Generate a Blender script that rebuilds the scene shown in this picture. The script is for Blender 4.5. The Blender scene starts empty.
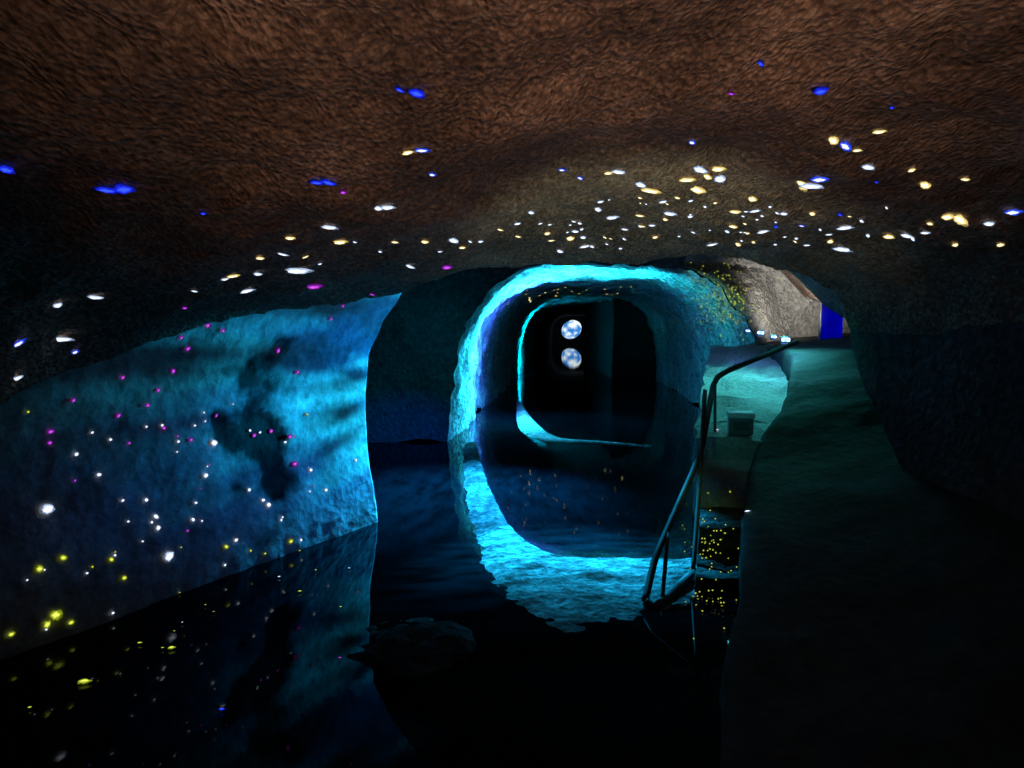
import bpy, bmesh, math, random
from mathutils import Vector, noise, Matrix
from mathutils.bvhtree import BVHTree
random.seed(7)
S = bpy.context.scene
C = S.collection
S.view_settings.view_transform = 'Standard'
S.view_settings.look = 'None'

# ------------------------------------------------------------------ camera
F = 731.0
CAM = Vector((0, 0, 1.3))
PITCH = math.atan(59 / F)
FW = Vector((0, math.cos(PITCH), -math.sin(PITCH)))
UP = Vector((0, math.sin(PITCH), math.cos(PITCH)))
cd = bpy.data.cameras.new('camera'); cam = bpy.data.objects.new('camera', cd); C.objects.link(cam)
cam.location = CAM; cam.rotation_euler = (math.pi / 2 - PITCH, 0, 0)
cd.lens = F / 1024 * 36; cd.sensor_width = 36; cd.clip_end = 200; cd.clip_start = 0.02
S.camera = cam
def ray(px, py): return FW + Vector((1, 0, 0)) * ((px - 512) / F) + UP * ((384 - py) / F)
def P(px, py, D):
    r = ray(px, py); return CAM + r * (D / r.y)
def W(px, py, z=0.0):
    r = ray(px, py); return CAM + r * ((z - CAM.z) / r.z)

w = bpy.data.worlds.new('world'); S.world = w; w.use_nodes = True
w.node_tree.nodes['Background'].inputs[0].default_value = (0.0, 0.0, 0.0, 1)
w.node_tree.nodes['Background'].inputs[1].default_value = 0

# ------------------------------------------------------------------ materials
def rock_mat(name, c1, c2, c3, scale=3.0, bump=0.6, rough=0.85, grain=1.0, dist=.05, vor=.45, fine=7.0, stretch=(1, 1, 1), shade_mask=False, nw=1.0):
    m = bpy.data.materials.new(name); m.use_nodes = True
    nt = m.node_tree; N = nt.nodes; L = nt.links
    b = N['Principled BSDF']; b.inputs['Roughness'].default_value = rough
    b.inputs['Specular IOR Level'].default_value = 0.2
    tc = N.new('ShaderNodeTexCoord')
    mp = N.new('ShaderNodeMapping'); mp.inputs['Scale'].default_value = stretch
    L.new(tc.outputs['Object'], mp.inputs['Vector'])
    n1 = N.new('ShaderNodeTexNoise'); n1.inputs['Scale'].default_value = scale; n1.inputs['Detail'].default_value = 6
    n1.inputs['Roughness'].default_value = 0.65
    n2 = N.new('ShaderNodeTexNoise'); n2.inputs['Scale'].default_value = scale * fine; n2.inputs['Detail'].default_value = 5
    n2.inputs['Roughness'].default_value = 0.7
    v = N.new('ShaderNodeTexVoronoi'); v.inputs['Scale'].default_value = scale * 10 * grain
    for n in (n1, n2, v): L.new(mp.outputs['Vector'], n.inputs['Vector'])
    r = N.new('ShaderNodeValToRGB')
    r.color_ramp.elements[0].position = 0.36; r.color_ramp.elements[0].color = (*c1, 1)
    r.color_ramp.elements[1].position = 0.64; r.color_ramp.elements[1].color = (*c3, 1)
    e = r.color_ramp.elements.new(0.5); e.color = (*c2, 1)
    mx = N.new('ShaderNodeMath'); mx.operation = 'MULTIPLY_ADD'
    L.new(n2.outputs['Fac'], mx.inputs[0]); mx.inputs[1].default_value = 0.6
    m2 = N.new('ShaderNodeMath'); m2.operation = 'MULTIPLY'; m2.inputs[1].default_value = 0.4
    L.new(n1.outputs['Fac'], m2.inputs[0]); L.new(m2.outputs[0], mx.inputs[2])
    L.new(mx.outputs[0], r.inputs['Fac']); col = r.outputs['Color']
    if shade_mask:
        # dark shadow shape painted into the rock colour, per-vertex strength
        at = N.new('ShaderNodeAttribute'); at.attribute_type = 'GEOMETRY'; at.attribute_name = 'shade_mask'
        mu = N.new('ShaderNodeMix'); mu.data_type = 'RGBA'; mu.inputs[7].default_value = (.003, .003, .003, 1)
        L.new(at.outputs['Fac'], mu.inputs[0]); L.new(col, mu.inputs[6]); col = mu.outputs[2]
    L.new(col, b.inputs['Base Color'])
    ad = N.new('ShaderNodeMath'); ad.operation = 'MULTIPLY_ADD'; ad.inputs[1].default_value = vor
    nm = N.new('ShaderNodeMath'); nm.operation = 'MULTIPLY'; nm.inputs[1].default_value = nw
    L.new(n2.outputs['Fac'], nm.inputs[0])
    L.new(v.outputs['Distance'], ad.inputs[0]); L.new(nm.outputs[0], ad.inputs[2])
    bp = N.new('ShaderNodeBump'); bp.inputs['Strength'].default_value = bump; bp.inputs['Distance'].default_value = dist
    L.new(ad.outputs[0], bp.inputs['Height']); L.new(bp.outputs['Normal'], b.inputs['Normal'])
    return m
def plain(name, col, rough=0.5, metal=0.0, ns=20, var=0.25, bump=0.1):
    m = bpy.data.materials.new(name); m.use_nodes = True
    nt = m.node_tree; N = nt.nodes; L = nt.links; b = N['Principled BSDF']
    b.inputs['Roughness'].default_value = rough; b.inputs['Metallic'].default_value = metal
    tc = N.new('ShaderNodeTexCoord'); n = N.new('ShaderNodeTexNoise'); n.inputs['Scale'].default_value = ns; n.inputs['Detail'].default_value = 5
    L.new(tc.outputs['Object'], n.inputs['Vector'])
    r = N.new('ShaderNodeValToRGB')
    r.color_ramp.elements[0].color = (*[c * (1 - var) for c in col], 1); r.color_ramp.elements[1].color = (*[min(1, c * (1 + var)) for c in col], 1)
    L.new(n.outputs['Fac'], r.inputs['Fac']); L.new(r.outputs['Color'], b.inputs['Base Color'])
    bp = N.new('ShaderNodeBump'); bp.inputs['Strength'].default_value = bump; bp.inputs['Distance'].default_value = 0.01
    L.new(n.outputs['Fac'], bp.inputs['Height']); L.new(bp.outputs['Normal'], b.inputs['Normal'])
    return m
def glow(name, c1, c2, strength, scale=3.0, radial=False):
    m = bpy.data.materials.new(name); m.use_nodes = True
    nt = m.node_tree; N = nt.nodes; L = nt.links; b = N['Principled BSDF']
    b.inputs['Base Color'].default_value = (0.003, 0.003, 0.003, 1)
    b.inputs['Specular IOR Level'].default_value = 0; b.inputs['Roughness'].default_value = 1
    tc = N.new('ShaderNodeTexCoord')
    r = N.new('ShaderNodeValToRGB')
    if radial:
        ln = N.new('ShaderNodeVectorMath'); ln.operation = 'LENGTH'; L.new(tc.outputs['Object'], ln.inputs[0])
        nz = N.new('ShaderNodeTexNoise'); nz.inputs['Scale'].default_value = 2.2; nz.inputs['Detail'].default_value = 2
        L.new(tc.outputs['Object'], nz.inputs['Vector'])
        ma = N.new('ShaderNodeMath'); ma.operation = 'MULTIPLY_ADD'; ma.inputs[1].default_value = .9
        sb = N.new('ShaderNodeMath'); sb.operation = 'SUBTRACT'; sb.inputs[1].default_value = .45
        L.new(nz.outputs['Fac'], ma.inputs[0]); L.new(ln.outputs['Value'], ma.inputs[2]); L.new(ma.outputs[0], sb.inputs[0])
        E = r.color_ramp.elements
        E[0].position = 0.30; E[0].color = (*c2, 1)
        E[1].position = 1.0; E[1].color = (*[c * .03 for c in c1], 1)
        e = E.new(.62); e.color = (*[c * .6 for c in c1], 1)
        L.new(sb.outputs[0], r.inputs['Fac'])
    else:
        n = N.new('ShaderNodeTexNoise'); n.inputs['Scale'].default_value = scale; n.inputs['Detail'].default_value = 4
        L.new(tc.outputs['Object'], n.inputs['Vector'])
        r.color_ramp.elements[0].position = 0.4; r.color_ramp.elements[1].position = 0.6
        r.color_ramp.elements[0].color = (*c1, 1); r.color_ramp.elements[1].color = (*c2, 1)
        L.new(n.outputs['Fac'], r.inputs['Fac'])
    L.new(r.outputs['Color'], b.inputs['Emission Color'])
    b.inputs['Emission Strength'].default_value = strength
    return m

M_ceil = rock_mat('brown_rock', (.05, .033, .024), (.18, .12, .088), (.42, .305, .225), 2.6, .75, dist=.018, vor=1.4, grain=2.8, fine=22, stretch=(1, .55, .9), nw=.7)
M_wall = rock_mat('grey_cave_rock', (.15, .15, .15), (.30, .30, .29), (.48, .47, .46), 2.2, .5, dist=.025, shade_mask=True)
M_tun = rock_mat('tunnel_rock', (.12, .12, .12), (.34, .34, .33), (.68, .67, .66), 2.0, 1.0, dist=.08)
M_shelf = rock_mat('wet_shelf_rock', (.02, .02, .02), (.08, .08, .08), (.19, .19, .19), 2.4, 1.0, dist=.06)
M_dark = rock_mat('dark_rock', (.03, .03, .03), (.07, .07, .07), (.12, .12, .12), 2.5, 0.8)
M_dim = rock_mat('dimmed_rock', (.008, .008, .008), (.015, .015, .015), (.03, .03, .03), 2.5, 0.8)  # shade of the unlit rock put into the base colour
M_tan = rock_mat('tan_rock', (.24, .22, .195), (.42, .395, .36), (.64, .61, .57), 2.4, 1.0, dist=.08)
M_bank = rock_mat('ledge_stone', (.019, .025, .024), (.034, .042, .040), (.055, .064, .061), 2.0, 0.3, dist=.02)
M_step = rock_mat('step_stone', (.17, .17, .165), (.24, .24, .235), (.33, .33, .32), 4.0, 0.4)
M_rail = plain('rail_metal', (.035, .042, .045), 0.65, 0.0)
M_box = plain('grey_casing', (.10, .115, .115), 0.5)
M_lid = plain('pale_lid', (.45, .48, .47), 0.6)
M_lamp = plain('lamp_casing', (.05, .05, .055), 0.45)
M_lens = glow('lamp_lens', (.10, .25, 1), (.6, .85, 1), 4, 30)
M_blue = glow('blue_wall_light', (.0, .0, .16), (.0, .0, .42), 0.9, 3)  # blue light falling on the wall, put into emission
M_globe = glow('globe_glow', (.02, .20, .62), (.88, 1, 1), 1.15, 2.0)

def water_mat():
    m = bpy.data.materials.new('still_water'); m.use_nodes = True
    nt = m.node_tree; N = nt.nodes; L = nt.links; b = N['Principled BSDF']
    b.inputs['Base Color'].default_value = (.001, .002, .003, 1); b.inputs['Roughness'].default_value = 0.02
    b.inputs['IOR'].default_value = 1.12
    tc = N.new('ShaderNodeTexCoord')
    n = N.new('ShaderNodeTexNoise'); n.inputs['Scale'].default_value = 5; n.inputs['Detail'].default_value = 3
    L.new(tc.outputs['Object'], n.inputs['Vector'])
    bp = N.new('ShaderNodeBump'); bp.inputs['Strength'].default_value = 0.02; bp.inputs['Distance'].default_value = 0.03
    L.new(n.outputs['Fac'], bp.inputs['Height']); L.new(bp.outputs['Normal'], b.inputs['Normal'])
    return m
M_water = water_mat()

# ------------------------------------------------------------------ helpers
SURF = {}
def link(name, verts, faces, mat, parent=None, smooth=True):
    me = bpy.data.meshes.new(name); me.from_pydata([tuple(v) for v in verts], [], faces)
    me.materials.append(mat); me.update()
    if smooth: me.polygons.foreach_set('use_smooth', [True] * len(me.polygons))
    o = bpy.data.objects.new(name, me); C.objects.link(o)
    if parent: o.parent = parent
    return o
def fbm(p, s, seed=0.0):
    q = Vector((p.x * s + seed, p.y * s + seed * .7, p.z * s - seed))
    return noise.fractal(q, 1.0, 2.1, 5, noise_basis='PERLIN_ORIGINAL')
def rough(p, amp, s=1.6, seed=0.0, fine=0.25):
    a = fbm(p, s, seed); b = fbm(p, s, seed + 31.3); c = fbm(p, s, seed + 77.7)
    d = fbm(p, s * 5, seed + 9); e = fbm(p, s * 5, seed + 45)
    return Vector((a, b, c)) * amp + Vector((e, (d - e) * .5, d)) * (amp * fine)
def pits(p):
    q = Vector((p.x, p.y * .55, p.z * .9))
    a = noise.voronoi(q * 11.0 + Vector((1.3, 2.1, .4)))[0]
    b = noise.voronoi(q * 26.0)[0]
    big = fbm(p, 1.1, 14.0); mid = fbm(q, 3.2, 51.0)
    return Vector((0, 0, 1)) * (.017 * (a[0] - .4) * max(0, mid * 2 + .2) + .010 * (b[0] - .4) + .026 * mid) + Vector((0, .04, .06)) * big
def grid(name, nu, nv, f, mat, amp=0.05, s=1.6, seed=0.0, fine=0.25, reg=True, fade=None, extra=None, shade_mask=None):
    vs = []; st = []
    for j in range(nv + 1):
        for i in range(nu + 1):
            p = f(i / nu, j / nv)
            if shade_mask: st.append(shade_mask(i / nu, p))
            if amp:
                k = fade(i / nu, j / nv) if fade else 1
                q = p + rough(p, amp * k, s, seed, fine)
                if extra: q = q + extra(p)
                p = q
            vs.append(p)
    fs = []
    Wd = nu + 1
    for j in range(nv):
        for i in range(nu):
            a = j * Wd + i; fs.append((a, a + 1, a + Wd + 1, a + Wd))
    o = link(name, vs, fs, mat)
    if shade_mask:
        at = o.data.attributes.new('shade_mask', 'FLOAT', 'POINT'); at.data.foreach_set('value', st)
    if reg: SURF[name] = BVHTree.FromPolygons(vs, fs)
    return o
def structure(o, label=None):
    o['kind'] = 'structure'
    if label: o['label'] = label
def tag(o, label, cat, group=None, kind=None):
    o['label'] = label; o['category'] = cat
    if group: o['group'] = group
    if kind: o['kind'] = kind
def poly(pts, t):
    n = len(pts) - 1; x = min(max(t, 0), 1) * n; i = min(int(x), n - 1); k = x - i
    p0 = pts[max(i - 1, 0)]; p1 = pts[i]; p2 = pts[i + 1]; p3 = pts[min(i + 2, n)]
    return 0.5 * ((2 * p1) + (p2 - p0) * k + (2 * p0 - 5 * p1 + 4 * p2 - p3) * k * k + (3 * p1 - p0 - 3 * p2 + p3) * k ** 3)
def empty(name, loc):
    o = bpy.data.objects.new(name, None); C.objects.link(o); o.location = loc; o.empty_display_size = .1
    return o
def tube(name, pts, r, mat, parent=None, seg=10, origin=Vector((0, 0, 0)), sub=8, soft=1):
    path = []
    n = len(pts) - 1
    for i in range(n):
        for k in range(sub):
            path.append(pts[i].lerp(pts[i + 1], k / sub))
    path.append(pts[-1])
    for _ in range(soft):
        path = [path[0]] + [(path[i - 1] + path[i] * 2 + path[i + 1]) / 4 for i in range(1, len(path) - 1)] + [path[-1]]
    vs = []; fs = []
    for i, p in enumerate(path):
        t = (path[min(i + 1, len(path) - 1)] - path[max(i - 1, 0)]).normalized()
        a = t.cross(Vector((0.3, 1, 0.2))).normalized(); b = t.cross(a).normalized()
        for k in range(seg):
            an = 2 * math.pi * k / seg
            vs.append(p + (a * math.cos(an) + b * math.sin(an)) * r - origin)
    for i in range(len(path) - 1):
        for k in range(seg):
            fs.append((i * seg + k, i * seg + (k + 1) % seg, (i + 1) * seg + (k + 1) % seg, (i + 1) * seg + k))
    fs.append(tuple(range(seg - 1, -1, -1))); fs.append(tuple(range((len(path) - 1) * seg, len(path) * seg)))
    return link(name, vs, fs, mat, parent)
def bevel_box(name, dims, loc, mat, parent=None, bev=0.01, rot=None, seg=2):
    bm = bmesh.new(); bmesh.ops.create_cube(bm, size=1)
    bmesh.ops.scale(bm, vec=dims, verts=bm.verts)
    bmesh.ops.bevel(bm, geom=bm.edges[:], offset=bev, segments=seg, affect='EDGES', profile=.5)
    if rot: bmesh.ops.rotate(bm, cent=(0, 0, 0), matrix=rot, verts=bm.verts)
    bmesh.ops.translate(bm, vec=loc, verts=bm.verts)
    me = bpy.data.meshes.new(name); bm.to_mesh(me); bm.free(); me.materials.append(mat)
    o = bpy.data.objects.new(name, me); C.objects.link(o)
    if parent: o.parent = parent
    return o
def sm(a, b, x):
    k = min(1, max(0, (x - a) / (b - a))); return k * k * (3 - 2 * k)

# ------------------------------------------------------------------ foreground ceiling + right jamb
LIP = [(-300, 560, 1.7), (-120, 462, 2.1), (0, 398, 2.5), (100, 362, 3.0), (200, 334, 3.45), (300, 314, 3.85), (400, 292, 4.25),
       (450, 274, 4.45), (500, 263, 4.55), (560, 259, 4.6), (640, 257, 4.6), (720, 259, 4.6), (790, 270, 4.6), (832, 290, 4.55),
       (850, 325, 4.5), (858, 365, 4.4), (884, 430, 4.1), (930, 560, 3.5), (1000, 768, 2.8), (1100, 1000, 2.2)]
LP = [P(*q) for q in LIP]
nl = len(LP)
NP = []
for i, p in enumerate(LP):
    x = LIP[i][0]
    if i <= 13:
        t = (x + 300) / 1132
        NP.append(Vector((-3.4 + 6.2 * t, -0.9, 1.25 + 0.95 * math.sin(math.pi * min(1, max(0, .12 + t * .8))))))
    else:
        k = (i - 13) / (nl - 14)
        NP.append(Vector((2.8 + .3 * k, -0.9, 1.5 - 2.0 * k)))
def ceil_pt(uu, v):
    L = poly(LP, uu); Nn = poly(NP, uu)
    if v <= 0.75:
        k = v / 0.75
        side = max(0.0, 1 - abs(uu - .45) / .45)
        mid = Nn.lerp(L, .74) + Vector((0, 0, .16 * side))
        a = Nn.lerp(mid, k); b = mid.lerp(L, k)
        return a.lerp(b, k)
    k = (v - .75) / .25
    out = Vector((L.x * 1.25, 8.6, 2.5)) if uu < 14 / (nl - 1) else Vector((L.x + 1.3, max(L.y, 8.6 - (uu - .73) * 22), L.z + .3))
    mid = L + Vector((0, .35, .35)) if uu < 14 / (nl - 1) else L + Vector((.45, .35, .1))
    a = L.lerp(mid, k); b = mid.lerp(out, k)
    return a.lerp(b, k)
SPL = 14 / (nl - 1)
ceiling = grid('ceiling', 400, 400, lambda u, v: ceil_pt(u * SPL, v), M_ceil, .025, 1.7, 3.0, .3, extra=pits)
structure(ceiling, 'rough brown rock ceiling sprinkled with specks of light')
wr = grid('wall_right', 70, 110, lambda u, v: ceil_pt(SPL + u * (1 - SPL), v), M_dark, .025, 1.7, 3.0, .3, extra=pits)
structure(wr, 'black unlit rock wall on the right')

# ------------------------------------------------------------------ left barrel wall
LB = [Vector((-4.4, -.9, 0)), Vector((-3.2, .9, 0)), Vector((-2.55, 1.9, 0)), Vector((-1.96, 2.8, 0)), Vector((-1.43, 3.8, 0)), Vector((-.89, 4.75, 0))]
OFF = [(-.4, .04), (0, 0), (.5, -.07), (.8, -.08), (1.1, -.05), (1.3, .05), (1.48, .19), (1.8, .55), (2.2, 1.1)]
def off(z):
    for i in range(len(OFF) - 1):
        if z <= OFF[i + 1][0]:
            k = (z - OFF[i][0]) / (OFF[i + 1][0] - OFF[i][0]); k = k * k * (3 - 2 * k) * .5 + k * .5
            return OFF[i][1] + k * (OFF[i + 1][1] - OFF[i][1])
    return OFF[-1][1]
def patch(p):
    # tall ragged painted shadow patch right of the wall's middle
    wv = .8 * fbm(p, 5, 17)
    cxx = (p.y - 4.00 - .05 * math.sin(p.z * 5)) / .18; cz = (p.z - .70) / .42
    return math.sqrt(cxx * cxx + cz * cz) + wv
def left_pt(u, v):
    z = -.35 + v * 2.2
    if u <= .8:
        b = poly(LB, u / .8); d = Vector((.87, -.1, 0))
    else:
        k = (u - .8) / .2; b = LB[-1].lerp(Vector((-3.2, 5.6, 0)), k); d = Vector((.87, -.1, 0)) * (1 - k)
    p = Vector((b.x, b.y, z)) + d * off(z)
    if u < .8: p += Vector((-.88, .48, 0)) * (.03 * sm(1.3, .4, patch(p)))
    return p
def lshade(u, p): return sm(1.4, .75, patch(p)) if u < .8 else 0.0
def lfade(u, v): return .3 + .7 * sm(.0, .14, abs(u - .8))
wl = grid('wall_left', 300, 150, left_pt, M_wall, .026, 1.6, 11.0, .35, fade=lfade, shade_mask=lshade)
structure(wl, 'curved left rock wall washed in cyan and blue light')

# ------------------------------------------------------------------ tunnel vault
def cx(D): return .35 + .08 * D
HW = 1.7; ZT = 2.0; EXP = 3.2
def prof(t, D, g=1.0):
    a = math.pi * t
    c = math.cos(a); s = math.sin(a)
    x = -math.copysign(abs(c) ** (2 / EXP), c) * HW * g; z = max(0, s) ** (2 / EXP) * ZT * g
    return Vector((cx(D) + x, D, z - .02))
wt = grid('wall_tunnel', 140, 150, lambda u, v: prof(u, 8.1 * (26 / 8.1) ** v), M_tun, .085, 1.1, 5.0, .5)
structure(wt, 'arched rock tunnel crossed by rings of cyan light')
wt2 = grid('wall_far', 70, 60, lambda u, v: prof(u, 26 * (54 / 26) ** v), M_dim, .085, 1.1, 5.0, .5)  # same vault, rock darkened so the globe's glow leaves no rim
structure(wt2, 'black far stretch of the rock tunnel')
def face_pt(u, v):
    g = 1 + v * 1.0
    p = prof(u * .62, 8.1, g); p.y = 8.1 - .1 * v
    if p.z > 2.6: p.z = 2.6
    return p
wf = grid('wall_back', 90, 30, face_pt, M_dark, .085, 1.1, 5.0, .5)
structure(wf, 'dark recessed rock face left of the bright ring')
we = grid('wall_end', 20, 20, lambda u, v: Vector((cx(53.5) - 2.2 + 4.4 * u, 53.5, -.2 + 2.6 * v)), M_dim, .05)
structure(we, 'dark end of the tunnel')
wb_ = grid('wall_buttress', 40, 40, lambda u, v: Vector((3.9 - 1.45 * min(1, u / .45), 17.6 + 7 * max(0, (u - .45) / .55), -.1 + 2.1 * v)), M_dim, .03, 1.4, 6.0, .3)
structure(wb_, 'faint flat rock pier on the right deep in the tunnel')
def alc_pt(u, v):
    z = .3 + 2.4 * v
    q = min(z, 1.985) / ZT
    xl = cx(8.1) + HW * (1 - q ** EXP) ** (1 / EXP)
    x = xl + (5.2 - xl) * u
    return Vector((x, 8.1 + .9 * sm(0, .35, u) - .9 * max(0, u - .5) - .4 * v * v * sm(0, .3, u), z))
wa = grid('wall_alcove', 90, 60, alc_pt, M_tan, .085, 1.1, 5.0, .5)
structure(wa, 'tan rock wall of the lit side passage at upper right')

# ------------------------------------------------------------------ water
water = link('water', [(-8, -2, 0), (8, -2, 0), (8, 56, 0), (-8, 56, 0)], [(0, 1, 2, 3)], M_water, smooth=False)
tag(water, 'still black water flooding the tunnel and mirroring its rings of light', 'water', kind='stuff')

# ------------------------------------------------------------------ stone floor ledge and staircase on the right
BK = [(.45, 1.2, -.05), (.62, 2.1, .03), (.95, 3.0, .22), (1.38, 4.2, .45), (1.75, 4.8, .72), (2.1, 5.5, .93), (2.45, 6.5, 1.07), (2.65, 8.0, 1.08), (2.7, 9.2, 1.08)]
BKV = [Vector(q) for q in BK]
def bank_pt(u, v):
    p = poly(BKV, v)
    if u < .25:
        k = u / .25; return Vector((p.x - .02 * (1 - k), p.y, -.3 + (p.z + .3) * k))
    k = (u - .25) / .75
    return Vector((p.x + 2.6 * k, p.y, p.z + .10 * k + .05 * math.sin(k * 3.1) + (.35 * k * (1 - v))))
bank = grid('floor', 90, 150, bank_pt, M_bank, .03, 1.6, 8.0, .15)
structure(bank, 'sloping rough stone ledge glowing faint teal to the right of the steps')

def lin(tab, d):
    for i in range(len(tab) - 1):
        if d <= tab[i + 1][0]:
            k = (d - tab[i][0]) / (tab[i + 1][0] - tab[i][0]); return tab[i][1] + k * (tab[i + 1][1] - tab[i][1])
    return tab[-1][1]
LE = [(3.3, .84), (3.5, .91), (4.2, 1.07), (5, 1.27), (6, 1.6), (7.6, 2.1)]
RE = [(3.3, 1.2), (3.5, 1.28), (4.2, 1.5), (5, 1.98), (6, 2.45), (7.6, 2.75)]
stair = empty('stone_staircase', (1.1, 3.5, 0))
tag(stair, 'stone steps climbing from the water beside the metal handrail to a teal-lit ramp', 'steps')
ST = [(3.45, 3.78, .07, .09), (3.78, 4.12, .24, .26), (4.12, 4.52, .42, .46), (4.5, 5.05, .585, .62), (5.05, 7.7, .62, 1.10)]
for a, b, z, z2 in ST:
    bm = bmesh.new()
    b2 = b + .03
    co = [(lin(LE, a), a), (lin(RE, a), a), (lin(RE, b2), b2), (lin(LE, b2), b2)]
    lo = [bm.verts.new((x - 1.1, y - 3.5, -.35)) for x, y in co]
    hi = [bm.verts.new((x - 1.1, y - 3.5, zz)) for (x, y), zz in zip(co, (z, z, z2, z2))]
    bm.faces.new(lo[::-1]); bm.faces.new(hi)
    for i in range(4): bm.faces.new((lo[i], lo[(i + 1) % 4], hi[(i + 1) % 4], hi[i]))
    bmesh.ops.subdivide_edges(bm, edges=bm.edges[:], cuts=9 if z2 < .7 else 17, use_grid_fill=True)
    for v in bm.verts:
        q = Vector((v.co.x + 1.1, v.co.y + 3.5, v.co.z)); v.co += rough(q, .035 if z2 < .7 else .04, 3.0, 2.0, .3)
    bmesh.ops.recalc_face_normals(bm, faces=bm.faces[:])
    me = bpy.data.meshes.new('step' if z2 < .7 else 'ramp'); bm.to_mesh(me)
    SURF['step%g' % z2] = BVHTree.FromPolygons([v.co + Vector((1.1, 3.5, 0)) for v in bm.verts], [[v.index for v in f.verts] for f in bm.faces])
    bm.free(); me.materials.append(M_dim if z < .3 else M_step)  # lower steps take the darkened rock, their shade painted in
    o = bpy.data.objects.new(me.name, me); C.objects.link(o); o.parent = stair

# ------------------------------------------------------------------ low rock shelf sweeping along the foot of the ring, and thin curved kerb
OUT = [W(*q) for q in [(456, 444), (453, 480), (454, 520), (460, 562), (476, 615), (535, 674), (605, 672), (660, 652), (718, 613)]]
INN = [W(*q) for q in [(478, 444), (488, 478), (502, 508), (517, 530), (540, 545), (572, 552), (610, 554), (655, 555), (702, 558)]]
def shelf_pt(u, v):  # rear arm is added, standing in for the ring's bright reflection
    p = poly(INN, u).lerp(poly(OUT, u), v)
    e1 = sm(0, .12, v); e2 = sm(1, .30, v); ed = min(e1, e2)
    p.z = -.022 + .046 * ed + .016 * (noise.voronoi(p * 8)[0][0] - .3) * ed + .008 * fbm(p, 6, 2) * ed
    return p
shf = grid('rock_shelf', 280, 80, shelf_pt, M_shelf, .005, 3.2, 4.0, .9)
tag(shf, 'low rough rock shelf curving along the water to the handrail foot, swept by cyan light', 'rock')
# low dark rubble breaking the water in front of the recess
rc = W(412, 646)
def low_rock_pt(u, v):
    a = 2 * math.pi * u
    p = rc + Vector((math.cos(a) * .24, math.sin(a) * .26, 0)) * v * 1.1
    p.z = .035 * (1 - v * v * 1.5) + .05 * (noise.voronoi(p * 8)[0][0] - .35) + .03 * fbm(p, 6, 8)
    return p
lr = grid('low_rock', 90, 30, low_rock_pt, M_dim, .012, 3.0, 6.0, .8)
tag(lr, 'low dark rough rock breaking the water in front of the dark recess', 'rock')
kp = [W(519, 402), W(523, 416), W(532, 430), W(546, 438), W(566, 441), W(604, 443), W(652, 447)]
kvs = []; kfs = []
K = 60
for i in range(K + 1):
    p = poly(kp, i / K); q = poly(kp, min(1, i / K + .01)); p0 = poly(kp, max(0, i / K - .01))
    t = (q - p0).normalized(); n = Vector((t.y, -t.x, 0)) * -1
    wd = .17 * (.3 + .7 * sm(0, .35, i / K)) * (1 - .85 * sm(.4, 1, i / K))
    for s_, z in ((-1, -.02), (-.8, .012), (0, .016), (.8, .012), (1, -.02)):
        v = p + n * (wd * s_); v.z = z; kvs.append(v + rough(v, .004, 4, 1, .5))
for i in range(K):
    for j in range(4):
        a = i * 5 + j; kfs.append((a, a + 1, a + 6, a + 5))
kerb = link('stone_kerb', kvs, kfs, M_tun)
tag(kerb, 'thin curved stone kerb at water level, a tail of cyan light trailing right', 'kerb')

# ------------------------------------------------------------------ handrail
rb = P(692, 575, 3.6)
rail = empty('handrail', (rb.x, rb.y, 0))
tag(rail, 'dark metal handrail bending down beside the steps to a triangular foot', 'handrail')
O = Vector((rb.x, rb.y, 0))
tube('top_rail', [P(797, 342, 5.3), P(715, 376, 4.3), P(700, 456, 3.94), P(655, 558, 3.45), P(645, 601, 3.28)], .017, M_rail, rail, origin=O)
tube('foot_loop', [P(645, 601, 3.28), P(654, 609, 3.26), P(693, 573, 3.6)], .021, M_rail, rail, origin=O, soft=0)
tube('strut', [P(668, 533, 3.55), P(662, 602, 3.32)], .010, M_rail, rail, origin=O)
tube('post', [P(705, 390, 4.05), P(700, 480, 3.86), P(693, 573, 3.6)], .012, M_rail, rail, origin=O)
tube('post', [P(715, 378, 4.3), P(715, 432, 4.3)], .009, M_rail, rail, origin=O)

# ------------------------------------------------------------------ small box on the landing
bp_ = P(740, 440, 4.66)
bx = empty('box', (bp_.x, bp_.y, .605)); tag(bx, 'small dark grey box with a pale lid on the landing beside the handrail', 'box')
rz = Matrix.Rotation(math.radians(-12), 3, 'Z')
bevel_box('body', (.15, .13, .11), (0, 0, .055), M_box, bx, .012, rz)
bevel_box('lid', (.165, .145, .035), (0, 0, .122), M_lid, bx, .008, rz)
bevel_box('front_plate', (.10, .01, .06), rz @ Vector((0, -.066, .055)), M_lamp, bx, .003, rz)

# ------------------------------------------------------------------ floodlights on the ledge; blue light on the wall as a glowing strip
def flood(px, py, D, label, sc):
    p = P(px, py, D)
    e = empty('floodlight', (p.x, p.y, p.z - .06 * sc)); tag(e, label, 'lamp')
    r = Matrix.Rotation(math.radians(-25), 3, 'Z')
    bevel_box('stand', (.10 * sc, .07 * sc, .02 * sc), (0, .02, .01 * sc), M_lamp, e, .004 * sc, r)
    bevel_box('casing', (.14 * sc, .09 * sc, .09 * sc), (0, .02, .065 * sc), M_lamp, e, .03 * sc, r, 4)
    bevel_box('lens', (.11 * sc, .02, .055 * sc), r @ Vector((0, -.032 * sc, .065 * sc)), M_lens, e, .0095, r, 4)
flood(786, 340, 6.3, 'brightest blue-white floodlight, at the upper end of the handrail', .62)
flood(774, 337, 6.55, 'small floodlight just left of the brightest one by the handrail end', .42)
flood(761, 333, 6.9, 'bluish floodlight on the ledge, second from the tunnel mouth', .52)
flood(748, 331, 7.2, 'faintest floodlight in the row, nearest the tunnel mouth', .38)
pp = P(831, 347, 7.6)
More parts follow.
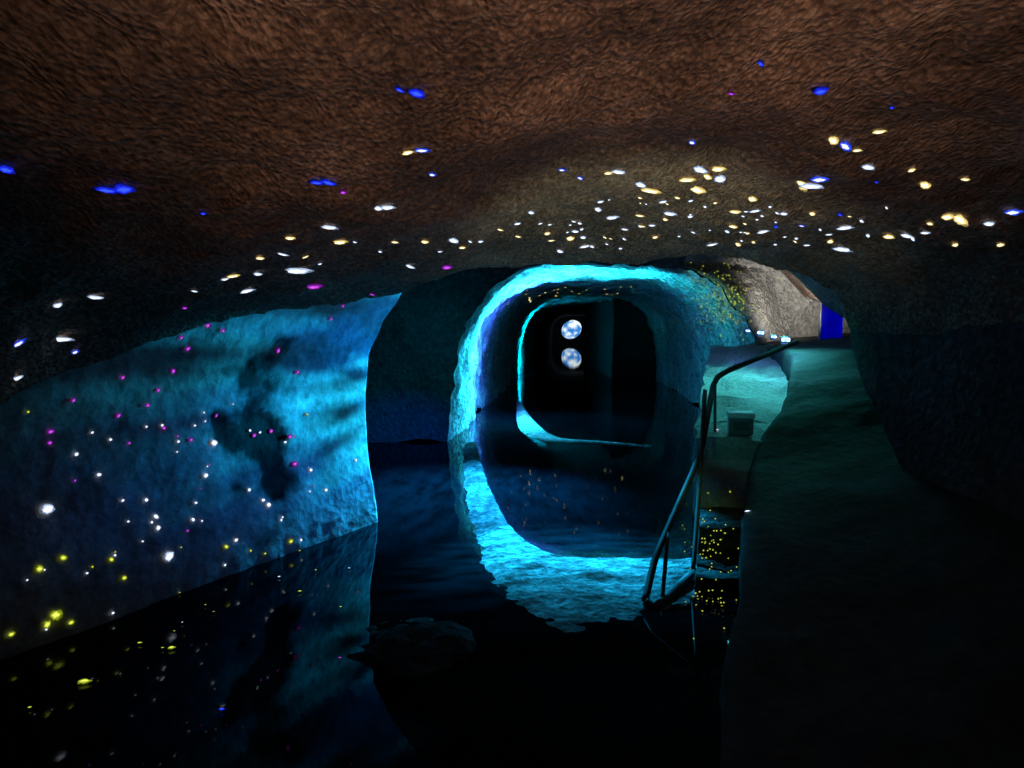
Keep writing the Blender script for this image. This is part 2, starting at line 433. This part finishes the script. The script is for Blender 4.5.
e = empty('blue_lit_strip', (pp.x, pp.y, pp.z)); tag(e, 'upright strip of deep blue light on the wall at the right edge of the side passage', 'blue-lit wall')
bevel_box('strip_back', (.24, .05, .56), (0, .03, .28), M_lamp, e, .01)
bevel_box('face', (.22, .02, .54), (0, 0, .28), M_blue, e, .006)

# ------------------------------------------------------------------ glowing globe at the far end
gc = P(571.5, 329.5, 51)
gr = .66
g = empty('globe', gc); tag(g, 'glowing blue and white globe hanging deep in the tunnel above its reflection', 'globe')
bm = bmesh.new(); bmesh.ops.create_icosphere(bm, subdivisions=4, radius=gr)
me = bpy.data.meshes.new('sphere'); bm.to_mesh(me); bm.free(); me.materials.append(M_globe)
me.polygons.foreach_set('use_smooth', [True] * len(me.polygons))
o = bpy.data.objects.new('sphere', me); C.objects.link(o); o.parent = g; o.rotation_euler = (0, math.radians(-35), 0); o.scale = (1.1, 1, .93)
tube('cord', [Vector((0, 0, gr - .04)), Vector((0, 0, 2.05 - gc.z))], .012, M_lamp, g)

# ------------------------------------------------------------------ projected specks of light, built as glowing discs on the rock
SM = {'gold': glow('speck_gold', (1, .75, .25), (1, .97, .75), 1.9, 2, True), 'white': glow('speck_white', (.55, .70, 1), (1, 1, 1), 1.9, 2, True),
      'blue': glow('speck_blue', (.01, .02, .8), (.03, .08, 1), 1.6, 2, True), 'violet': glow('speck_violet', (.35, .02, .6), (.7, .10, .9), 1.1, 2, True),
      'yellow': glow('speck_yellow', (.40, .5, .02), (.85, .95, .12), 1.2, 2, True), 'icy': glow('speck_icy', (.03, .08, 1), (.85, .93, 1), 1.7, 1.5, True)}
M_dot = glow('light_dot_yellow', (.40, .5, .03), (.8, .85, .12), .75, 30)
M_dot2 = glow('light_dot_gold', (.6, .42, .12), (1, .8, .35), 2.4, 30)
SD = {}
for cname, m in SM.items():
    SD[cname] = []
    for k in range(8):
        n = 22; vs = [(0, 0, .16)]; ph = random.random() * 6; ph2 = random.random() * 6; am = random.uniform(.10, .30)
        for ring, (rr, zz) in enumerate(((.35, .14), (.7, .1), (1.0, 0.0))):
            for i in range(n):
                a = 2 * math.pi * i / n; q = rr * (.9 + am * math.sin(a + ph) * .5 + am * .55 * math.sin(3 * a + ph2) + .07 * math.sin(5 * a + ph))
                vs.append((q * math.cos(a), q * math.sin(a), zz))
        fs = [(0, 1 + i, 1 + (i + 1) % n) for i in range(n)]
        for r_ in range(2):
            fs += [(1 + r_ * n + i, 1 + (r_ + 1) * n + i, 1 + (r_ + 1) * n + (i + 1) % n, 1 + r_ * n + (i + 1) % n) for i in range(n)]
        me = bpy.data.meshes.new('light_speck'); me.from_pydata(vs, [], fs); me.materials.append(m); SD[cname].append(me)
def cast(o, d):
    best = None
    for nme, t in SURF.items():
        h = t.ray_cast(o, d.normalized(), 80)
        if h[0] is not None and (best is None or h[3] < best[3]): best = (h[0], h[1], nme, h[3])
    if d.z < 0:
        k = -o.z / d.z; L_ = k * d.length
        if best is None or L_ < best[3]: best = (o + d * k, Vector((0, 0, 1)), 'water', L_)
    return best
CN = {'gold': 'gold', 'white': 'white', 'blue': 'deep blue', 'violet': 'violet', 'yellow': 'yellow-green', 'icy': 'blue-white'}
PLACE = {'ceiling': 'brown rock ceiling', 'wall_left': 'cyan-lit left wall', 'wall_right': 'dark right wall', 'water': 'dark water', 'wall_tunnel': 'tunnel vault',
         'wall_alcove': 'side passage rock', 'floor': 'stone ledge', 'wall_back': 'dark recess', 'rock_shelf': 'low rock shelf', 'wall_far': 'tunnel vault', 'wall_buttress': 'tunnel vault', 'low_rock': 'low dark rock'}
def speck(px, py, r, col, label=None):
    dd = ray(px, py)
    h = cast(CAM, dd)
    if not h: return
    p, n, nme, dist = h
    if n.dot(dd) > 0: n = -n
    asp = random.uniform(1.0, 1.25); ang = random.uniform(-.3, .3)
    if nme == 'ceiling':
        n = (n * .35 + Vector((0, -.5, -.65)) * .65).normalized()   # lies on the average slope of the rock
        asp = random.uniform(1.1, 1.75); ang = random.uniform(-.9, .3)
    R = max(.0040, r * 1.3 * dist / F)
    ob = bpy.data.objects.new('light_speck', random.choice(SD[col])); C.objects.link(ob)
    ob.location = p + n * .01
    t = Vector((1, 0, 0)) - n * n.x
    t.normalize(); b = n.cross(t)
    t2 = t * math.cos(ang) + b * math.sin(ang); b2 = n.cross(t2)
    ob.rotation_euler = Matrix((t2, b2, n)).transposed().to_euler()
    ob.scale = (R * asp, R / asp, min(R, .02))
    pl = PLACE.get(nme, 'stone steps')
    if label: tag(ob, label, 'light speck', 'specks of light on the ' + pl)
    else:
        if nme == 'ceiling':
            where = 'far left' if px < 150 else 'above the left wall' if px < 400 else 'above the tunnel mouth' if px < 660 else 'above the lit side passage' if px < 850 else 'at far right'
            size = 'tiny' if r < 3.0 else 'small'
            lab = '%s %s speck of light on the %s %s' % (size, CN[col], pl, where)
        elif nme == 'wall_left':
            where = 'near its shadowed left end' if px < 130 else 'around the dark patch' if px > 220 else 'in its middle'
            lab = 'tiny %s speck of light on the %s %s' % (CN[col], pl, where)
        else: lab = 'tiny %s speck of light on the %s' % (CN[col], pl)
        tag(ob, lab, 'light speck', '%s specks of light, %s' % (CN[col], lab.split(' on the ')[1]))
CE = [
 (7,166,10,'blue','round deep blue speck on the ceiling at the far left edge'),(108,187,11,'blue','left half of the long deep blue smear on the left ceiling'),(125,186,13,'blue','right half of the long deep blue smear on the left ceiling'),
 (400,87,6,'blue'),(417,90,12,'blue','large deep blue speck high on the ceiling, upper left of centre'),(318,180,8,'blue'),(329,180,9,'blue'),(343,190,5,'violet'),(204,211,4,'blue'),(432,172,6,'icy'),(422,148,8,'icy'),
 (760,61,5,'blue'),(731,91,4,'violet'),(821,88,10,'blue','bright blue speck high on the ceiling, upper right'),(692,140,6,'icy'),(562,168,5,'icy'),(580,176,5,'icy'),(892,105,3,'blue'),(840,213,4,'blue'),(876,180,3,'blue'),
 (408,150,7,'gold'),(378,206,7,'white'),(388,205,9,'white'),(330,225,9,'white'),(340,240,9,'gold'),(298,269,14,'white','brightest white speck on the ceiling lip above the left wall'),(314,285,11,'violet'),(290,236,6,'gold'),(283,252,6,'white'),
 (260,256,6,'gold'),(258,272,6,'white'),(233,274,7,'gold'),(225,277,5,'white'),(247,289,8,'white'),(195,289,4,'white'),(185,306,4,'violet'),(96,295,8,'white'),(58,303,6,'white'),(62,337,10,'white','large white speck on the ceiling lip at far left'),
 (18,341,8,'icy'),(17,376,6,'white'),(75,350,5,'icy'),(372,293,4,'violet'),(395,240,5,'gold'),(425,240,6,'gold'),(454,239,8,'white'),(462,246,5,'gold'),(410,265,6,'white'),(447,266,8,'violet','pink violet speck on the ceiling lip left of the ring'),
 (517,222,5,'white'),(531,211,5,'white'),(518,235,4,'gold'),(547,232,5,'gold'),(575,230,5,'white'),(570,237,7,'gold'),(585,245,6,'white'),(560,250,5,'white'),(600,200,5,'white'),(598,208,6,'white'),(608,171,6,'gold'),(619,170,8,'white'),
 (641,183,8,'white'),(651,189,11,'gold'),(612,216,8,'white'),(640,214,5,'gold'),(663,200,5,'white'),(670,212,8,'white'),(687,178,9,'gold'),(700,168,10,'white'),(697,188,12,'gold','largest gold speck of the cluster on the ceiling above the right wall'),
 (718,167,9,'gold'),(720,177,10,'white'),(707,175,7,'gold'),(735,210,7,'gold'),(733,225,6,'gold'),(752,197,8,'gold'),(755,209,6,'white'),(712,243,6,'white'),(763,230,7,'white'),(738,243,5,'gold'),(776,225,4,'blue'),(784,212,5,'white'),
 (802,183,11,'gold'),(812,184,12,'white'),(820,177,11,'icy'),(833,138,9,'gold'),(845,144,10,'icy'),(857,148,5,'gold'),(879,129,7,'gold'),(868,165,8,'white'),(911,168,5,'gold'),(925,183,8,'gold'),(965,177,5,'gold'),(1013,210,10,'icy'),
 (989,222,6,'white'),(947,215,9,'gold'),(960,218,11,'gold','broad gold speck on the ceiling at far right'),(930,222,4,'gold'),(907,234,7,'white'),(925,231,5,'white'),(889,235,7,'gold'),(913,237,4,'white'),(845,226,8,'white'),(843,248,9,'white'),
 (812,212,5,'gold'),(802,224,4,'icy'),(830,240,5,'gold'),(955,243,5,'gold'),(1000,243,5,'gold'),(868,234,4,'white'),(690,215,4,'white'),(655,236,4,'gold'),(625,228,4,'white'),(500,228,4,'gold'),(480,240,4,'white'),
 (640,225,3,'white'),(583,236,5,'white'),(540,222,3,'white'),(605,236,3,'gold'),(640,196,3,'gold'),(677,196,4,'gold'),(705,205,3,'white'),(745,222,3,'gold'),(770,205,3,'white'),(795,240,3,'gold'),(820,228,3,'white'),(775,243,3,'white'),(440,250,3,'white'),(470,240,3,'white'),(380,250,3,'white'),(355,240,3,'white'),(305,255,4,'gold'),(320,262,3,'white')]
for q in CE:
    speck(q[0], q[1], q[2] * .48, q[3], q[4] if len(q) > 4 else None)
for k in range(44):
    px = random.triangular(470, 980, 700); speck(px, random.uniform(198, 248), random.uniform(.9, 2.0), random.choice(('white', 'white', 'gold')))
WL = [(50,431,5,'violet'),(49,443,4,'violet'),(117,415,5,'violet'),(128,443,3,'violet'),(72,400,4,'violet'),(147,405,4,'violet'),(172,371,5,'violet'),(187,348,5,'violet'),(207,325,5,'violet'),(222,330,4,'violet'),(180,337,4,'violet'),
 (253,435,5,'violet'),(270,431,5,'violet'),(289,436,5,'violet'),(277,350,6,'violet'),(294,464,6,'violet'),(297,372,4,'violet'),(163,428,4,'violet'),(157,390,4,'violet'),(330,318,4,'violet'),(342,305,4,'violet'),(122,377,4,'violet'),(190,440,4,'violet'),(215,415,4,'violet'),
 (47,509,10,'white','largest white speck on the left wall near its dark end'),(213,443,7,'white'),(155,517,5,'white'),(157,528,5,'white'),(168,556,10,'white','bright white speck low on the left wall just above the water'),(75,454,4,'white'),(98,475,4,'white'),(145,500,4,'white'),(205,475,5,'white'),(248,490,4,'white'),(262,500,4,'white'),(310,470,4,'white'),
 (325,490,4,'white'),(280,520,3,'white'),(192,520,4,'white'),(235,540,4,'white'),(110,560,5,'yellow'),(123,578,5,'yellow'),(62,558,6,'yellow'),(38,569,7,'yellow'),(300,540,3,'white'),(355,460,3,'white'),(225,547,5,'yellow'),(268,505,5,'white'),
 (55,615,10,'yellow','biggest yellow-green speck in the lower left'),(46,624,7,'yellow'),(70,622,5,'yellow'),(85,684,11,'yellow','lone bright yellow-green speck on the dark water at lower left'),(172,650,7,'yellow'),(140,645,4,'yellow'),(10,634,5,'yellow'),(30,710,3,'yellow'),
 (290,541,5,'yellow'),(222,712,5,'blue'),(300,593,4,'yellow'),(340,660,3,'violet'),(748,513,6,'white'),(716,431,5,'white')]
for q in WL: speck(q[0], q[1], q[2] * .40, q[3], q[4] if len(q) > 4 else None)
for k in range(54):
    px = random.uniform(20, 355); py = random.uniform(400, 650)
    speck(px, py, random.uniform(.6, 1.2), random.choice(('white', 'white', 'yellow', 'violet') if py < 540 else ('yellow', 'yellow', 'white')))
# the finest spray of projected light, glowing dots past counting: one object
dv = []; df = []; dm = []
def light_dot(px, py, r, mi, org=None, d=None):
    o0 = org or CAM; dd = d or ray(px, py)
    h = cast(o0, dd)
    if not h or h[3] > 14 or h[2] == 'ceiling' or h[2] == 'wall_right': return
    p, n, nme, dist = h
    if n.dot(dd) > 0: n = -n
    if org is not None: dist += (org - CAM).length
    R = max(.004, r * dist / F)
    t = n.orthogonal().normalized(); b = n.cross(t)
    i0 = len(dv); dv.append(p + n * .012)
    for k in range(8):
        a = math.pi * k / 4; dv.append(p + n * .006 + (t * math.cos(a) + b * math.sin(a)) * R * random.uniform(.8, 1.15))
    for k in range(8): df.append((i0, i0 + 1 + k, i0 + 1 + (k + 1) % 8)); dm.append(mi)
for k in range(230): light_dot(random.gauss(720, 19), random.gauss(302, 18), random.uniform(.5, .95), 0)
for k in range(90): light_dot(random.gauss(708, 14), random.gauss(550, 30), random.uniform(.35, .85), 0)
for k in range(40):
    px = random.uniform(500, 630); py = random.uniform(465, 540)
    hp = W(px, py); r_ = ray(px, py)
    light_dot(px, py, random.uniform(.6, 1.1), 1, hp + Vector((0, 0, .001)), Vector((r_.x, r_.y, -r_.z)))
me = bpy.data.meshes.new('light_speck_spray'); me.from_pydata([tuple(v) for v in dv], [], df)
me.materials.append(M_dot); me.materials.append(M_dot2); me.polygons.foreach_set('material_index', dm)
o = bpy.data.objects.new('light_speck_spray', me); C.objects.link(o)
tag(o, 'fine spray of yellow-green light specks over the arch right side and the steps by the handrail', 'light specks', kind='stuff')

# ------------------------------------------------------------------ lights
def lamp(name, kind, loc, energy, color, size=.02, aim=None, angle=60, blend=1.0, axis=None, w0=.1, w1=.3, nscale=0, nlo=.4, nhi=.6, nmin=0.0, stretch=(1, 1, 1), side=None, slo=0, shi=1, rot=(0, 0, 0), det=5):
    ld = bpy.data.lights.new(name, kind); o = bpy.data.objects.new(name, ld); C.objects.link(o)
    o.location = loc; ld.energy = energy; ld.color = color; ld.shadow_soft_size = size
    if kind == 'SPOT':
        ld.spot_size = math.radians(angle); ld.spot_blend = blend
        o.rotation_euler = (Vector(aim) - Vector(loc)).to_track_quat('-Z', 'Y').to_euler()
    if axis is not None or nscale or side is not None:
        ld.use_nodes = True; nt = ld.node_tree; N = nt.nodes; L = nt.links
        em = N['Emission']; tcn = N.new('ShaderNodeTexCoord'); outs = []
        vr = N.new('ShaderNodeVectorRotate'); vr.rotation_type = 'EULER_XYZ'
        vr.inputs['Rotation'].default_value = o.rotation_euler
        L.new(tcn.outputs['Normal'], vr.inputs['Vector']); DIR = vr.outputs['Vector']
        if axis is not None:
            d = N.new('ShaderNodeVectorMath'); d.operation = 'DOT_PRODUCT'; d.inputs[1].default_value = Vector(axis).normalized()
            L.new(DIR, d.inputs[0])
            wob = N.new('ShaderNodeTexNoise'); wob.inputs['Scale'].default_value = 6; wob.inputs['Detail'].default_value = 5; wob.inputs['Roughness'].default_value = .7
            L.new(DIR, wob.inputs['Vector'])
            wm = N.new('ShaderNodeMath'); wm.operation = 'MULTIPLY_ADD'; wm.inputs[1].default_value = .5
            L.new(wob.outputs['Fac'], wm.inputs[0])
            sb = N.new('ShaderNodeMath'); sb.operation = 'SUBTRACT'; sb.inputs[1].default_value = .25
            L.new(d.outputs['Value'], wm.inputs[2]); L.new(wm.outputs[0], sb.inputs[0])
            ab = N.new('ShaderNodeMath'); ab.operation = 'ABSOLUTE'; L.new(sb.outputs[0], ab.inputs[0])
            mr = N.new('ShaderNodeMapRange'); mr.interpolation_type = 'SMOOTHSTEP'
            mr.inputs['From Min'].default_value = w0; mr.inputs['From Max'].default_value = w1
            mr.inputs['To Min'].default_value = 1; mr.inputs['To Max'].default_value = 0
            L.new(ab.outputs[0], mr.inputs['Value']); outs.append(mr.outputs['Result'])
        if side is not None:
            d = N.new('ShaderNodeVectorMath'); d.operation = 'DOT_PRODUCT'; d.inputs[1].default_value = Vector(side).normalized()
            L.new(DIR, d.inputs[0])
            mr = N.new('ShaderNodeMapRange'); mr.interpolation_type = 'SMOOTHSTEP'
            mr.inputs['From Min'].default_value = slo; mr.inputs['From Max'].default_value = shi
            L.new(d.outputs['Value'], mr.inputs['Value']); outs.append(mr.outputs['Result'])
        if nscale:
            mp = N.new('ShaderNodeMapping'); mp.inputs['Scale'].default_value = stretch; mp.inputs['Rotation'].default_value = rot
            L.new(DIR, mp.inputs['Vector'])
            n = N.new('ShaderNodeTexNoise'); n.inputs['Scale'].default_value = nscale; n.inputs['Detail'].default_value = det; n.inputs['Roughness'].default_value = .6
            L.new(mp.outputs['Vector'], n.inputs['Vector'])
            m2 = N.new('ShaderNodeMapRange'); m2.inputs['From Min'].default_value = nlo; m2.inputs['From Max'].default_value = nhi
            m2.inputs['To Min'].default_value = nmin; m2.inputs['To Max'].default_value = 1
            L.new(n.outputs['Fac'], m2.inputs['Value']); outs.append(m2.outputs['Result'])
        res = outs[0]
        for x in outs[1:]:
            mu = N.new('ShaderNodeMath'); mu.operation = 'MULTIPLY'; L.new(res, mu.inputs[0]); L.new(x, mu.inputs[1]); res = mu.outputs[0]
        L.new(res, em.inputs['Strength'])
    return o
AX = (.08, 1, 0)
CY = (.02, .70, 1.0)
LS = dict(side=(0, .55, -1), slo=-.45, shi=-.34)
lamp('warm_ceiling_fill', 'SPOT', (.25, .3, .75), 96, (1, .61, .43), .02, (.35, 1.75, 2.1), 97, 1.0, side=(0, 0, 1), slo=.04, shi=.40, nscale=2.6, nlo=.35, nhi=.62, nmin=.35, det=3)  # unseen warm spot below the camera, added to light the ceiling
lamp('projector_white', 'SPOT', (.3, 2.2, .9), 42, (.82, .97, .70), .02, (.7, 4.0, 1.95), 80, 1.0, side=(0, 0, 1), slo=.1, shi=.3)
lamp('left_wall_projector', 'SPOT', (1.0, 5.3, .95), 1600, (.008, .56, 1.0), .02, (-1.05, 5.05, 1.15), 70, 1.0, nscale=2.6, nlo=.44, nhi=.63, nmin=.03, stretch=(1, 1, 3.0), rot=(.7, 0, 0), det=2, **LS)
lamp('left_wall_projector_blue', 'SPOT', (.95, 5.1, .9), 290, (.0, .20, 1.0), .02, (-1.2, 4.6, 1.05), 60, 1.0, nscale=2.2, nlo=.42, nhi=.6, nmin=.05, stretch=(1, 1, 2.4), rot=(.7, 0, 0), det=2, **LS)
lamp('recess_glow', 'SPOT', (.4, 6.2, 1.0), 60, (0, .42, .6), .02, (-1.4, 8.1, .9), 70, 1.0)
lamp('recess_blue', 'SPOT', (.2, 6.6, .5), 110, (0, .08, 1), .02, (-1.2, 8.1, .05), 34, 1.0)
lamp('ring_near', 'POINT', (cx(9.4) - .3, 9.4, 1.05), 1750, CY, .02, axis=AX, w0=.15, w1=.85, nscale=5, nlo=.38, nhi=.62, nmin=.14, stretch=(1, 5, 1), side=(-1, 0, .8), slo=-.58, shi=.28)
lamp('ring_near_blue', 'POINT', (cx(10.0) - .5, 10.0, 1.0), 1000, (.04, .11, 1), .02, axis=AX, w0=.2, w1=.95, nscale=5, nlo=.34, nhi=.60, nmin=.2, stretch=(1, 5, 1), side=(-1, 0, .2), slo=-.1, shi=.8)
lamp('ring_far', 'POINT', (cx(19.3) - .7, 19.3, .9), 1400, (0, .62, 1), .02, axis=AX, w0=.2, w1=.7, nscale=7, nlo=.3, nhi=.6, nmin=.3, side=(-1, 0, .12), slo=.35, shi=.95)
lamp('shelf_fill', 'SPOT', (.3, 4.9, 1.6), 7200, (.01, .52, 1), .01, (.30, 3.85, 0), 58, 1.0, nscale=10, nlo=.38, nhi=.66, nmin=.12, stretch=(.6, 2.6, 1), side=(0, 1, 0), slo=-.80, shi=-.40)  # unseen spot added under the ceiling to brighten the shelf
lamp('shelf_fill_back', 'SPOT', (-.1, 6.1, 1.75), 5600, (.01, .42, 1), .01, (-.40, 5.55, 0), 84, 1.0, nscale=9, nlo=.34, nhi=.60, nmin=.3, stretch=(2.5, .7, 1), side=(0, 1, 0), slo=-.86, shi=-.68)  # second unseen spot, added to brighten the shelf's rear arm
lamp('low_rock_glow', 'SPOT', (.1, 4.2, 1.55), 6, (.05, .6, .7), .01, rc, 30, 1.0, side=(0, 1, 0), slo=-.74, shi=-.5)
lamp('kerb_fill', 'SPOT', (1.0, 10.0, 1.8), 340, (.02, .55, 1), .01, (.7, 9.6, 0), 95, .6)  # unseen spot added over the kerb for its cyan tail
lamp('right_wall_teal', 'SPOT', (1.3, 8.4, 1.35), 46, (0, .75, .66), .02, (2.8, 9.8, 1.5), 100, 1.0, side=(0, 0, 1), slo=-.55, shi=.05)
lamp('right_arch_green', 'SPOT', (1.6, 7.3, 1.35), 26, (.30, .85, .35), .02, (2.55, 8.6, 1.75), 48, 1.0)
lamp('tunnel_fill_blue', 'SPOT', (1.2, 8.4, 1.7), 14, (.02, .35, .7), .02, (1.5, 16, 1.0), 70, 1.0)  # unseen blue fill spot added down the tunnel
lamp('pier_teal', 'SPOT', (2.3, 12.5, 1.2), 110, (.02, .6, .65), .02, (3.05, 17.6, 1.25), 26, 1.0)
lamp('flood_teal', 'SPOT', (2.35, 6.9, 1.75), 300, (.08, .85, .80), .25, (1.9, 5.7, .85), 76, 1.0, side=(0, 0, -1), slo=.28, shi=.72)
lamp('ledge_teal', 'SPOT', (1.75, 4.95, 1.6), 7, (.03, .8, .7), .2, (1.75, 4.95, .5), 76, 1.0)
lamp('right_wall_glow', 'SPOT', (1.6, 4.85, 1.25), 5, (.02, .75, .62), .1, (2.5, 4.4, 1.0), 58, 1.0)
lamp('landing_fill', 'SPOT', (1.0, 3.5, 1.35), 7, (.04, .8, .75), .05, (1.4, 4.65, .6), 34, 1.0)
lamp('rail_foot_green', 'SPOT', (.9, 3.0, 1.2), 12, (.30, .8, .25), .05, (1.05, 3.9, .25), 24, 1.0)
fp = P(782, 337, 6.15); lamp('flood_blue', 'POINT', fp, 5, (.12, .35, 1), .02)
fp = P(757, 330, 6.8); lamp('flood_blue_small', 'POINT', fp, 3, (.12, .35, 1), .02)
lamp('alcove_warm', 'SPOT', (2.85, 7.2, 1.3), 125, (1, .97, .9), .06, (3.3, 8.9, 1.75), 66, 1.0)
